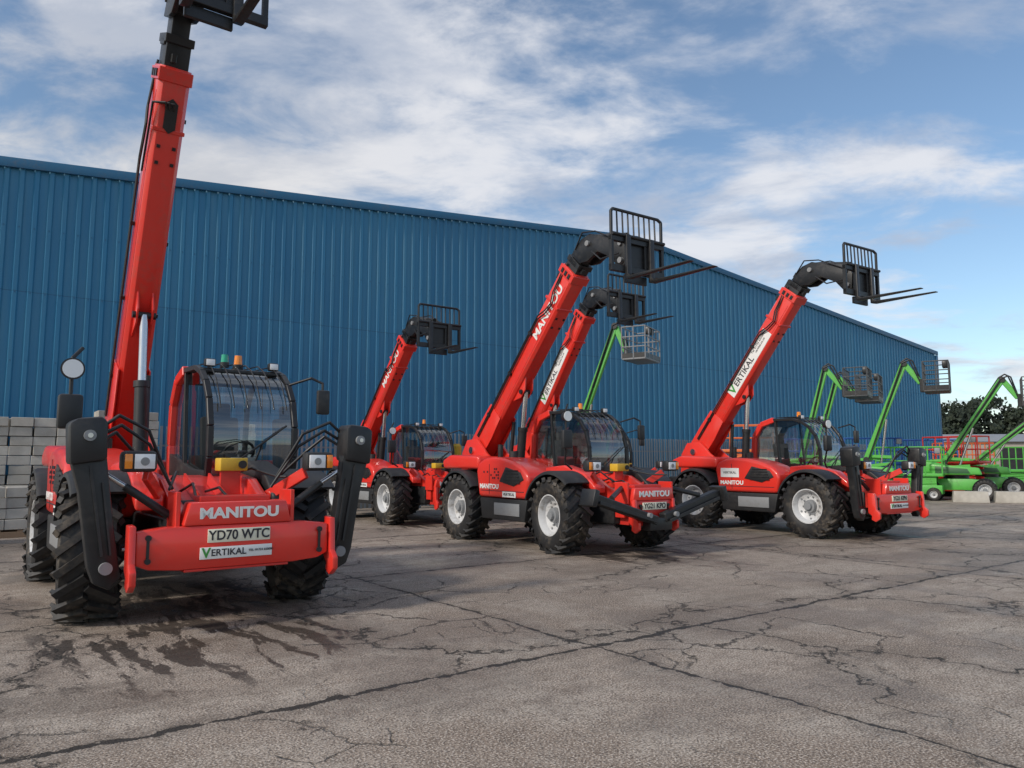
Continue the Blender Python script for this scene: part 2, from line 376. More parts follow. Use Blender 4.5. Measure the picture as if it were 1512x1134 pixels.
    for yy, nm in ((y0, 'right'), (y1, 'left')):
        fsegs = [((a[0], yy, a[1]), (b[0], yy, b[1])) for a, b in zip(prof[:9], prof[1:9])]
        bars(k, 'cab_frame_' + nm, fsegs, .065, .06, BLACK)
        rsegs = [((a[0], yy, a[1]), (b[0], yy, b[1])) for a, b in zip(prof[7:], prof[8:])]
        bars(k, 'cab_rear_frame_' + nm, rsegs, .085, .12, RED if yy == y0 else BLACK)
        bars(k, 'door_pillar_' + nm, [((-1.6, yy, 1.15), (-1.72, yy, 2.46))], .045, .045, BLACK)
        bars(k, 'window_sill_' + nm, [((-.66, yy, 1.2), (-2.3, yy, 1.22))], .05, .08, BLACK)
    tubes(k, 'cab_cross_frame', [[(-.66, y0, 1.2), (-.66, y1, 1.2)], [(-1.1, y0, 2.43), (-1.1, y1, 2.43)], [(-2.1, y0, 2.38), (-2.1, y1, 2.38)], [(-2.3, y0, 1.22), (-2.3, y1, 1.22)]], .032, BLACK)
    roofbars = []
    for i in range(6):
        y = y0 + .1 + i * .146
        roofbars.append([(-.585, y, 1.98), (-.645, y, 2.10), (-.81, y, 2.32), (-1.0, y, 2.45), (-1.22, y, 2.53), (-1.75, y, 2.54)])
    tubes(k, 'roof_guard', roofbars, .0075, BLACK, 6)
    tubes(k, 'wiper', [[(-.63, .65, 1.25), (-.54, .75, 1.6)], [(-.53, .45, 1.38), (-.54, .75, 1.6), (-.545, 1.02, 1.8)]], .012, BLACK, 6)
    box(k, 'wiper_motor', (-.62, .65, 1.22), (.1, .25, .09), PLAST, bev=.02)
    box(k, 'seat_base', (-1.65, .66, 1.22), (.45, .45, .2), SEAT, bev=.05)
    box(k, 'seat_back', (-1.9, .66, 1.6), (.12, .45, .7), SEAT, (0, R(-8), 0), .05)
    box(k, 'seat_headrest', (-1.96, .66, 2.02), (.1, .26, .2), SEAT, (0, R(-8), 0), .04)
    box(k, 'rear_shelf', (-2.2, .66, 1.3), (.14, .85, .12), HIVIS, bev=.02)
    box(k, 'dashboard', (-.84, .66, 1.22), (.24, .8, .22), PLAST, bev=.05)
    box(k, 'side_console', (-1.4, .34, 1.35), (.6, .18, .25), PLAST, bev=.03)
    tubes(k, 'joystick', [[(-1.2, .36, 1.45), (-1.17, .36, 1.62)]], .025, BLACK)
    box(k, 'instruments', (-.88, .66, 1.37), (.06, .3, .16), GREY, (0, R(-25), 0), .02)
    box(k, 'window_sticker', (-.60, .38, 1.34), (.006, .14, .08), WHITE, (0, R(12), 0), 0)
    cyl(k, 'steering_column', (-.85, .66, 1.25), (-1.08, .66, 1.5), .04, BLACK)
    ring = []
    for q in range(17):
        a = 2 * math.pi * q / 16
        ring.append((-1.08 + .1 * math.sin(a), .66 + .17 * math.cos(a), 1.5 + .13 * math.sin(a)))
    tubes(k, 'steering_wheel', [ring, [ring[0], ring[8]]], .016, BLACK)
    cyl(k, 'beacon_base', (-1.45, .72, 2.5), (-1.45, .72, 2.56), .06, BLACK); cyl(k, 'beacon_amber', (-1.45, .72, 2.56), (-1.45, .72, 2.67), .05, AMB, .042)
    if sc > 1:
        cyl(k, 'beacon_green_base', (-1.3, .52, 2.5), (-1.3, .52, 2.56), .05, BLACK); cyl(k, 'beacon_green', (-1.3, .52, 2.56), (-1.3, .52, 2.65), .045, GRNL, .038)
    for yy in (.3, 1.03):
        box(k, 'work_lamp', (-1.1, yy, 2.52), (.08, .12, .09), BLACK, bev=.015); box(k, 'work_lamp_lens', (-1.057, yy, 2.52), (.01, .095, .07), LENS, bev=.003)
    box(r, 'tank', (-1.5, .85, .62), (1.3, .5, .4), PLAST, bev=.04)
    boxes(r, 'cab_steps', [((-1.2, 1.16, .45), (.4, .12, .03)), ((-1.2, 1.17, .75), (.4, .1, .03))], BLACK)
    # boom --------------------------------------------------------
    bx = -3.65; bz = 1.76; by = -.15
    b = empty('boom', (bx, by, bz), (0, R(-elev), 0), r)
    h = .23; w = .18
    sec = [(w - .05, -h), (w, -h + .05), (w, h - .05), (w - .05, h), (-w + .05, h), (-w, h - .05), (-w, -h + .05), (-w + .05, -h)]
    prism(b, 'boom_outer', sec, -.28, L, RED, 'yz', .006)
    rp = [(-.35, -.26), (-.3, .26), (.6, .26), (1.1, .235), (1.1, -.235), (.6, -.28)]
    prism(b, 'boom_root_plate', rp, -w - .022, -w - .003, RED, bev=.004)
    prism(b, 'boom_root_plate_l', rp, w + .003, w + .022, RED, bev=.004)
    boxes(b, 'boom_collar', [((L - .1, 0, 0), (.16, 2 * w + .03, 2 * h + .03)), ((L - .75, 0, 0), (.05, 2 * w + .02, 2 * h + .02))], RED, .008)
    bt = [((L - .1, s * (w + .02), z), (.09, .02, .06)) for s in (-1, 1) for z in (-.12, .0, .12)]
    boxes(b, 'wear_pad_bolts', bt, BLACK)
    boxes(b, 'boom_seams', [((L / 2 + .3, s * (w + .001), -h + .085), (L - 1.2, .006, .012)) for s in (-1, 1)], REDD)
    boxes(b, 'boom_underside_bolts', [((x, y, -h - .008), (.04, .04, .018)) for x in (L - .95, L - 1.15) for y in (-.09, .09)], BLACK)
    e1 = ext * .5
    i1 = [(.14, -.18), (.14, .18), (-.14, .18), (-.14, -.18)]; i2 = [(.105, -.145), (.105, .145), (-.105, .145), (-.105, -.145)]
    prism(b, 'boom_inner_1', i1, L - .5, L + e1, BLACK, 'yz', .012)
    prism(b, 'boom_inner_2', i2, L - .3, L + ext, BLACK, 'yz', .012)
    boxes(b, 'inner_collars', [((L + e1 - .04, 0, 0), (.1, .33, .41)), ((L + ext - .05, 0, 0), (.12, .26, .34)), ((L + e1 * .45, 0, .2), (.16, .12, .06)), ((L + e1 * .8, -.15, 0), (.1, .03, .24)), ((L + .05, 0, .26), (.22, .1, .08)), ((L - .3, -.1, .26), (.12, .05, .06)), ((L + .1, -.05, -.22), (.1, .06, .07)), ((L - .5, .1, .27), (.1, .08, .09))], BLACK, .006)
    tubes(b, 'boom_hoses', [[(.3, -w - .04, .14), (L - 1.15, -w - .04, .14), (L - .95, -w - .05, .02), (L - .75, -w - .05, -.04), (L - .55, -w - .04, .06), (L + .02, -w + .02, .17)],
                            [(.3, -w - .04, .10), (L - 1.2, -w - .04, .10), (L - 1.0, -w - .05, -.02), (L - .72, -w - .05, -.09), (L - .5, -w - .04, .02), (L + .05, -w + .02, .12)],
                            [(.2, w + .04, .15), (L - .4, w + .04, .15), (L + .1, w - .02, .17)], [(.2, w + .04, .09), (L - .4, w + .04, .09), (L + .1, w - .02, .12)],
                            [(.1, 0, h + .04), (L - .2, 0, h + .04)]], .014, BLACK, 6)
    boxes(b, 'hose_clamps', [((x, w + .04, .12), (.05, .05, .13)) for x in (.8, 1.8, 2.8, L - .6)] + [((x, -w - .03, .12), (.05, .05, .09)) for x in (.9, 2.0, 3.0)], BLACK)
    if sc > 1:
        prism(b, 'hose_slot', [(L - .72, -.07), (L - .78, 0), (L - .72, .07), (L - .42, .07), (L - .36, 0), (L - .42, -.07)], -.0, .03, BLACK, 'xy', 0).location = (0, 0, -h - .02)
        tubes(b, 'hose_loop', [[(L - .5, y, -h - .02), (L - .42, y * 1.1 - .02, -h - .07), (L - .45, -w - .03, -h + .02), (L - 1.3, -w - .04, -h + .1)] for y in (-.06, -.02, .03)], .013, BLACK, 6)
    if boomtext == 'M':
        text(b, 'boom_lettering', 'MANITOU', .24, (L - .95, -w - .006, -.04), (R(90), 0, 0), WHITE, 1.1, .007)
    elif boomtext == 'V':
        box(b, 'boom_sticker', (L * .58, -w - .008, -.02), (1.75, .012, .28), WHITE, bev=0)
        text(b, 'boom_sticker_v', 'V', .32, (L * .58 - .74, -w - .018, -.02), (R(90), 0, 0), VGRN, 1, .006)
        text(b, 'boom_sticker_lettering', 'ERTIKAL', .21, (L * .58 - .22, -w - .018, -.03), (R(90), 0, 0), INK, 1.0, .002)
        text(b, 'boom_sticker_small', 'Tel: 01733 650000\nvertikal.co.uk', .075, (L * .58 + .52, -w - .018, -.0), (R(90), 0, 0), INK, 1.0)
    ce, se = math.cos(R(elev)), math.sin(R(elev))
    ax = 1.9
    tx = bx + ax * ce + (h + .1) * se; tz = bz + ax * se - (h + .1) * ce
    p0 = Vector((-2.35, by, 1.05)); p1 = Vector((tx, by, tz)); mid = p0.lerp(p1, .62)
    cyl(r, 'lift_ram_barrel', p0, mid, .085, BLACK); cyl(r, 'lift_ram_rod', mid, p1, .05, CHROME)
    cyl(r, 'lift_ram_gland', mid - (p1 - p0).normalized() * .08, mid, .1, BLACK)
    for s in (-1, 1):
        prism(b, 'ram_lug', [(ax - .35, -h + .01), (ax + .3, -h + .01), (ax + .1, -h - .16), (ax - .1, -h - .16)], s * .09 - .012, s * .09 + .012, RED, bev=.004)
    cyl(b, 'ram_pin', (ax, -.14, -h - .1), (ax, .14, -h - .1), .045, BLACK)
    cyl(r, 'comp_ram', (-2.9, by + .16, 1.25), (bx + 1.05 * ce + .26 * se, by + .16, bz + 1.05 * se - .26 * ce), .04, BLACK)
    # head and carriage
    E = (bx + (L + ext) * ce, by, bz + (L + ext) * se)
    c = empty('fork_carriage', E, (0, 0, 0), r)
    dx, dz = ce, se
    D = -.22
    hd = [(-.16 * dx - .14 * dz, -.16 * dz + .14 * dx), (.06, .2), (.3, .25), (.62, .14), (1.12, .02), (1.22, -.2), (1.2, -.5), (1.04, -.54), (.84, -.3), (.5, -.12), (.22, -.24), (-.16 * dx + .16 * dz, -.16 * dz - .16 * dx)]
    for s in (-1, 1): prism(c, 'head_plate', hd, s * .13 - .03, s * .13 + .03, BLACK, bev=.008)
    prism(c, 'head_core', [(0, -.12), (.08, .14), (.3, .18), (.6, .06), (.5, -.04), (.3, -.14)], -.1, .1, BLACK, bev=.01)
    cyl(c, 'head_pin_a', (.26, -.2, .08), (.26, .2, .08), .05, GREY); cyl(c, 'head_pin_b', (1.12, -.22, -.42), (1.12, .22, -.42), .05, GREY); cyl(c, 'head_pin_c', (1.1, -.2, -.12), (1.1, .2, -.12), .04, GREY)
    cyl(c, 'tilt_ram', (.35, 0, .2), (1.1, 0, .04), .055, BLACK)
    boxes(c, 'head_cover', [((.5, 0, .14), (.6, .18, .12), (0, R(14), 0))], PLAST, .02)
    tubes(c, 'head_hoses', [[(-.1, .16, .05), (.1, .22, .32), (.5, .22, .28), (1.05, .2, .0)], [(-.1, -.16, .05), (.15, -.2, .3), (.5, -.2, .24), (1.05, -.18, -.05)], [(.4, -.2, -.1), (.7, -.26, -.32), (1.1, -.22, -.3)]], .014, BLACK, 6)
    X = 1.32
    boxes(c, 'carriage_frame', [((X, 0, -.42 + D), (.08, 1.22, .11)), ((X, 0, .08 + D), (.08, 1.22, .10)), ((X, -.58, -.17 + D), (.07, .06, .58)), ((X, .58, -.17 + D), (.07, .06, .58)), ((X, -.2, -.17 + D), (.06, .09, .5)), ((X, .2, -.17 + D), (.06, .09, .5)), ((X - .04, 0, -.17 + D), (.04, .42, .5)), ((X - .05, 0, -.55 + D), (.05, .5, .14))], BLACK, .006)
    cyl(c, 'fork_shaft', (X + .05, -.6, .14 + D), (X + .05, .6, .14 + D), .028, BLACK)
    T = .58
    tubes(c, 'backrest_frame', [[(X, -.58, .1 + D), (X, -.58, T - .05 + D), (X - .02, -.52, T + D), (X - .02, .52, T + D), (X, .58, T - .05 + D), (X, .58, .1 + D)]], .028, BLACK)
    tubes(c, 'backrest_bars', [[(X, y, .12 + D), (X - .015, y, T + D)] for y in [-.44 + .125 * i for i in range(8)]], .015, BLACK, 6)
    for s in (-1, 1):
        y = s * .27; F = fork
        prism(c, 'fork', [(X + .03, .16 + D), (X + .09, .16 + D), (X + .10, -.50 + D), (X + .16, -.545 + D), (X + .9, -.565 + D), (X + F, -.575 + D), (X + F, -.590 + D), (X + .12, -.60 + D), (X + .04, -.58 + D)], y - .05, y + .05, BLACK, bev=.006)
    return r

telehandler((-3.3, 8.1), -53, 65.2, 5.0, .72, 'up', None, 'YD70 WTC', steer=R(-10), sc=1.05, cabdz=.035)
telehandler((1.6, 13.3), -55, 46.2, 4.55, .38, 'low', 'M', 'YG21 KPO', steer=R(-6), beam=False, fork=1.42)
telehandler((6.88, 15.85), -56, 51.0, 4.52, .38, 'up', 'V', 'YG21 KPN', steer=0, decal=False, fork=1.35)
telehandler((-2.15, 19.1), -54, 46, 4.1, .4, None, 'M', 'YG70 OKU', steer=0, beam=False)
telehandler((2.55, 18.9), -56, 52.5, 4.6, .38, None, 'V', 'YD21 KPL', steer=0, beam=False)

# ------------------------------------------------------------ boom lifts (green)
def boom_lift(loc, head, pts, mat=GREEN, bw=1.5, cage=DARKG):
    r = empty('boom_lift', (loc[0], loc[1], 0), (0, 0, R(head)))
    for tag, x, y in (('a', .95, -.85), ('b', .95, .85), ('c', -.95, -.85), ('d', -.95, .85)): wheel(r, tag, x, y, .42, 0, .66)
    prism(r, 'chassis', [(-1.35, .4), (-1.3, .72), (-.5, .85), (.5, .85), (1.3, .72), (1.35, .4)], -.6, .6, mat, bev=.03)
    cyl(r, 'turntable', (0, 0, .85), (0, 0, .98), .45, BLACK)
    prism(r, 'counterweight', [(-1.5, 1.0), (-1.6, 1.45), (-1.3, 1.62), (-.3, 1.4), (-.2, 1.0)], -.65, .65, mat, bev=.07, seg=3)
    prism(r, 'engine_pod', [(-.9, 1.0), (-.9, 1.45), (.8, 1.28), (.9, 1.0)], -.85, -.35, mat, bev=.06, seg=3)
    prism(r, 'pod_panel', [(-.7, 1.06), (-.7, 1.34), (.4, 1.24), (.5, 1.06)], -.862, -.845, DGREEN, bev=.004)
    prism(r, 'control_pod', [(-.9, 1.0), (-.9, 1.42), (.6, 1.28), (.7, 1.0)], .35, .85, DGREEN, bev=.05)
    P = [Vector((x, 0, z)) for x, z in pts]
    bars(r, 'riser_arms', [((-.9, -.1, 1.25), (P[0].x + .9, -.1, P[0].z - .15)), ((-.9, .1, 1.55), (P[0].x + .9, .1, P[0].z + .1)), ((P[0].x + .9, 0, P[0].z + .1), (P[0].x, 0, P[0].z + .15))], .09, .12, mat)
    n = len(P)
    for i in range(n - 1):
        ww = .17 - .03 * i
        bars(r, 'boom_section_%d' % (i + 1), [(P[i], P[i + 1])], ww, ww + .06, mat)
        cyl(r, 'joint_%d' % (i + 1), P[i] + Vector((0, -.14, 0)), P[i] + Vector((0, .14, 0)), .11, BLACK)
    m = P[0].lerp(P[1], .55)
    bars(r, 'boom_inner', [(m, P[1])], .182, .1, DGREEN)
    q = P[0].lerp(P[1], .45)
    cyl(r, 'lift_ram', (P[0].x + .5, 0, P[0].z - .25), q + Vector((.1, 0, -.1)), .05, CHROME)
    tubes(r, 'boom_cable', [[P[0] + Vector((0, .14, .12)), P[1] + Vector((-.1, .14, .1)), P[1] + Vector((.1, .14, .22)), P[1] + Vector((.3, .14, .1)), P[-1] + Vector((0, .15, .1))], [P[0] + Vector((.1, -.14, .05)), P[1] + Vector((-.05, -.14, .02)), P[1] + Vector((.2, -.14, .12)), P[-1] + Vector((0, -.12, 0))]], .028, BLACK)
    e = P[-1]; fz = e.z - .35; x0 = e.x + .12; x1 = x0 + .85
    box(r, 'basket_floor', ((x0 + x1) / 2, 0, fz), (.85, bw, .08), cage, bev=.01)
    boxes(r, 'basket_kickboard', [((x1, 0, fz + .1), (.02, bw, .16)), ((x0, 0, fz + .1), (.02, bw, .16)), (((x0 + x1) / 2, bw / 2, fz + .1), (.85, .02, .16)), (((x0 + x1) / 2, -bw / 2, fz + .1), (.85, .02, .16))], BLACK)
    ln = []
    for z in (fz + .4, fz + .75, fz + 1.1):
        ln.append([(x0, -bw / 2, z), (x1, -bw / 2, z), (x1, bw / 2, z), (x0, bw / 2, z), (x0, -bw / 2, z)])
    for k in range(5):
        y = -bw / 2 + bw * k / 4
        ln.append([(x1, y, fz), (x1, y, fz + 1.1)]); ln.append([(x0, y, fz), (x0, y, fz + 1.1)])
    for y in (-bw / 2, bw / 2): ln.append([((x0 + x1) / 2, y, fz), ((x0 + x1) / 2, y, fz + 1.1)])
    tubes(r, 'basket_rails', ln, .022, cage, 6)
    box(r, 'basket_console', (x1 - .12, 0, fz + 1.02), (.2, .5, .25), BLACK, bev=.03)
    boxes(r, 'basket_bracket', [((e.x + .05, 0, fz + .25), (.16, .4, .5))], BLACK, .01)
    return r

boom_lift((2.2, 27.5), -30, [(-.2, 1.5), (1.75, 6.35), (2.15, 5.4)], cage=GREY)
boom_lift((12.1, 31), -32, [(-.2, 1.6), (.85, 5.3), (1.5, 4.45)])
boom_lift((13.4, 33), -32, [(-.2, 1.6), (.9, 5.2), (1.6, 4.4)])
boom_lift((14.3, 30), -32, [(-.2, 1.6), (1.3, 5.35), (1.85, 4.55)])
boom_lift((17.9, 30.5), -32, [(-.4, 1.5), (1.75, 4.75), (2.25, 4.0)])
boom_lift((21.0, 33.5), -32, [(-.4, 1.5), (1.9, 3.4), (2.5, 2.6)])

def scissor_lift(loc, head, mat, hgt=1.25):
    r = empty('scissor_lift', (loc[0], loc[1], 0), (0, 0, R(head)))
    for tag, x, y in (('a', .85, -.5), ('b', .85, .5), ('c', -.85, -.5), ('d', -.85, .5)): wheel(r, tag, x, y, .25, 0, .4)
    box(r, 'base', (0, 0, .42), (2.3, .8, .36), mat, bev=.04)
    seg = []
    n = 4
    for k in range(n):
        z0 = .62 + (hgt - .66) * k / n; z1 = .62 + (hgt - .66) * (k + 1) / n
        for y in (-.35, .35): seg += [((-.95, y, z0), (.95, y, z1)), ((.95, y * .9, z0), (-.95, y * .9, z1))]
    bars(r, 'scissor_arms', seg, .05, .09, mat)
    box(r, 'platform', (0, 0, hgt), (2.4, .95, .12), mat, bev=.015)
    ln = []
    for z in (hgt + .55, hgt + 1.1): ln.append([(-1.18, -.46, z), (1.18, -.46, z), (1.18, .46, z), (-1.18, .46, z), (-1.18, -.46, z)])
    for x in (-1.18, -.6, 0, .6, 1.18):
        for y in (-.46, .46): ln.append([(x, y, hgt), (x, y, hgt + 1.1)])
    tubes(r, 'guard_rails', ln, .028, mat, 6)
    box(r, 'control_box', (1.05, -.5, hgt + .95), (.2, .12, .22), GREY, bev=.02)
    return r
scissor_lift((10.2, 33.0), -20, ORANGE, 2.0)
scissor_lift((15.9, 33.5), -10, BLUEP, 1.45)
scissor_lift((18.9, 34.5), -10, BLUEP, 1.4)
scissor_lift((12.6, 35.0), -10, BLUEP, 1.45)
scissor_lift((21.8, 36.5), -10, ORANGE, 1.3)
scissor_lift((16.1, 30.6), -35, GREEN, 1.0)
scissor_lift((19.4, 33.0), -60, REDD, 1.5)
scissor_lift((24.2, 36.0), -15, GREEN, 1.1)

# ------------------------------------------------------------ warehouse
TH = math.atan2(.6, .8)
LC = Vector((-17.3, 15.7)); W = 57.1; EAVE = 8.75; APEX = 11.4
def top(x): return EAVE + (APEX - EAVE) * (1 - abs(x - W / 2) / (W / 2))

def cladding_mat():
    m, nt, b = nmat('blue_cladding')
    tc = nt.nodes.new('ShaderNodeTexCoord'); sp = nt.nodes.new('ShaderNodeSeparateXYZ'); nt.links.new(tc.outputs['Object'], sp.inputs[0])
    cell = math_node(nt, 'FLOOR', math_node(nt, 'DIVIDE', sp.outputs[0], .999))
    row = math_node(nt, 'FLOOR', math_node(nt, 'DIVIDE', sp.outputs[2], 5.9))
    wn = nt.nodes.new('ShaderNodeTexWhiteNoise'); wn.noise_dimensions = '2D'
    cb = nt.nodes.new('ShaderNodeCombineXYZ'); nt.links.new(cell, cb.inputs[0]); nt.links.new(row, cb.inputs[1]); nt.links.new(cb.outputs[0], wn.inputs['Vector'])
    mp = nt.nodes.new('ShaderNodeMapping'); mp.inputs['Scale'].default_value = (3, 1, .18); nt.links.new(tc.outputs['Object'], mp.inputs[0])
    st = noise(nt, mp.outputs[0], 1.6, 6, .65); bg = noise(nt, tc.outputs['Object'], .16, 3, .5)
    c = mixc(nt, wn.outputs[0], (.020, .175, .335), (.028, .205, .375))
    c = mixc(nt, smooth(nt, st.outputs[0], .35, .75, 0, .55), c, (.075, .24, .35))
    c = mixc(nt, smooth(nt, bg.outputs[0], .35, .7, 0, .4), c, (.016, .125, .26))
    low = math_node(nt, 'MULTIPLY', smooth(nt, sp.outputs[2], 2.4, .2), .45)
    c = mixc(nt, low, c, (.065, .10, .12))
    fr = math_node(nt, 'FRACT', math_node(nt, 'DIVIDE', sp.outputs[2], 5.9))
    c = mixc(nt, math_node(nt, 'MULTIPLY', math_node(nt, 'LESS_THAN', fr, .004), .5), c, (.01, .06, .12))
    nt.links.new(c, b.inputs['Base Color']); b.inputs['Roughness'].default_value = .46
    return m
CLAD = cladding_mat(); TRIM = paint('blue_trim', (.016, .12, .24), .5, .2)
ROOFM = paint('roof_sheet', (.12, .14, .16), .6, .3)
root = empty('industrial_warehouse', (LC.x, LC.y, 0), (0, 0, TH))
bm = bmesh.new(); pitch = .333; cols = []
n = int(W / pitch)
for k in range(n + 1):
    for ox, oy in ((0, 0), (.17, 0), (.205, -.05), (.295, -.05)):
        x = k * pitch + ox
        if x > W: break
        cols.append((x, oy))
prev = None
for x, y in cols:
    t = top(x)
    a = bm.verts.new((x, y, .25)); c = bm.verts.new((x, y, t))
    if prev: bm.faces.new((prev[0], a, c, prev[1]))
    prev = (a, c)
finish('front_cladding', bm, CLAD, root, 20)
pr = [(0, 0.02), (0, EAVE - .03), (W / 2, APEX - .03), (W, EAVE - .03), (W, 0.02)]
prism(root, 'building_core', pr, .06, 60, CLAD, bev=0)
prism(root, 'roof_left', [(-.3, EAVE - .03), (W / 2, APEX), (W / 2, APEX + .12), (-.3, EAVE + .09)], -.02, 60.2, ROOFM, bev=0)
prism(root, 'roof_right', [(W / 2 + .002, APEX), (W + .3, EAVE - .03), (W + .3, EAVE + .09), (W / 2 + .002, APEX + .12)], -.02, 60.2, ROOFM, bev=0)
prism(root, 'verge_trim', [(-.15, EAVE - .14), (W / 2, APEX - .11), (W + .15, EAVE - .14), (W + .15, EAVE + .12), (W / 2, APEX + .15), (-.15, EAVE + .12)], -.13, -.055, TRIM, bev=.01)
box(root, 'corner_flashing', (W + .02, -.04, (EAVE + .2) / 2 - .2), (.3, .13, EAVE - .1), TRIM, bev=.01)
box(root, 'corner_flashing_b', (-.02, -.04, (EAVE + .2) / 2 - .2), (.3, .13, EAVE - .1), TRIM, bev=.01)
box(root, 'plinth', (W / 2, 0, .12), (W, .16, .26), paint('plinth_concrete', (.2, .2, .19), .8, .4), bev=.01)
bsc = bmesh.new()
for zz in (.6, 2.3, 4.1, 5.88, 7.6):
    for k in range(0, n, 1):
        x = k * pitch + .25
        if zz < top(x) - .4: add_box(bsc, (x, -.055, zz), (.03, .014, .03))
finish('cladding_fixings', bsc, TRIM, root)

fence = empty('palisade_fence', (LC.x + .6 * 1.2, LC.y - .8 * 1.2, 0), (0, 0, TH))
pal = []; x = 6.0
while x < 46:
    pal.append(((x, 0, 1.27), (.07, .02, 2.4 + random.uniform(-.015, .015)), (0, random.uniform(-.01, .01), 0))); x += .15
boxes(fence, 'pales', pal, GALV)
boxes(fence, 'rails', [((26, .035, .5), (40, .04, .05)), ((26, .035, 1.95), (40, .04, .05))], GALV)
boxes(fence, 'posts', [((6 + 2.75 * i, .09, 1.2), (.06, .05, 2.4)) for i in range(15)], GALV)

yp = empty('yellow_bollard', (-1.55, 21.2, 0))
cyl(yp, 'post', (0, 0, 0), (0, 0, 1.95), .13, YEL); cyl(yp, 'cap', (0, 0, 1.95), (0, 0, 2.02), .13, YEL, .08)
cyl(yp, 'band', (0, 0, 1.45), (0, 0, 1.6), .134, BLACK)

# ------------------------------------------------------------ concrete blocks
def conc_mat(name, c0, c1):
    m, nt, b = nmat(name); tc = nt.nodes.new('ShaderNodeTexCoord')
    a = noise(nt, tc.outputs['Object'], 1.7, 8, .65); f = noise(nt, tc.outputs['Object'], 45, 3, .6)
    g = nt.nodes.new('ShaderNodeNewGeometry')
    c = mixc(nt, smooth(nt, a.outputs[0], .3, .7), c0, c1)
    c = mixc(nt, math_node(nt, 'MULTIPLY', g.outputs['Random Per Island'], .5), c, tuple(v * .55 for v in c0))
    nt.links.new(c, b.inputs['Base Color']); b.inputs['Roughness'].default_value = .85
    bp = nt.nodes.new('ShaderNodeBump'); bp.inputs['Strength'].default_value = .5; bp.inputs['Distance'].default_value = .01
    nt.links.new(f.outputs[0], bp.inputs['Height']); nt.links.new(bp.outputs[0], b.inputs['Normal'])
    return m
BLK = conc_mat('block_concrete', (.40, .375, .33), (.58, .55, .49))
def block_stack(loc, head, nx, ny, nz, ragged=0):
    r = empty('concrete_block_stack', (loc[0], loc[1], 0), (0, 0, R(head)))
    bx, by, bz = .45, .22, .215
    boxes(r, 'pallet', [((nx * bx / 2, j * ny * by / 2, .06), (nx * bx, .1, .11)) for j in range(3)] + [((nx * bx * (i + .5) / 6, ny * by / 2, .13), (.1, ny * by, .025)) for i in range(6)], WOOD)
    L = []
    for k in range(nz):
        for i in range(nx):
            for j in range(ny):
                if k == nz - 1 and random.random() < ragged: continue
                if 0 < i < nx - 1 and 0 < j < ny - 1 and k < nz - 2: continue
                L.append((((i + .5) * bx + random.uniform(-.025, .025), (j + .5) * by + random.uniform(-.03, .03), .15 + (k + .5) * bz), (bx - .025, by - .014, bz - .014), (0, 0, random.uniform(-.05, .05))))
    boxes(r, 'blocks', L, BLK, .008)
block_stack((-11.6, 14.2), 37, 5, 5, 4, .15)
block_stack((-11.9, 16.2), 34, 5, 6, 11, .35)
block_stack((-9.75, 17.7), 39, 3, 6, 12, .5)
block_stack((-14.4, 14.3), 37, 5, 6, 9, .35)
block_stack((-10.9, 12.9), 41, 2, 4, 5, .4)

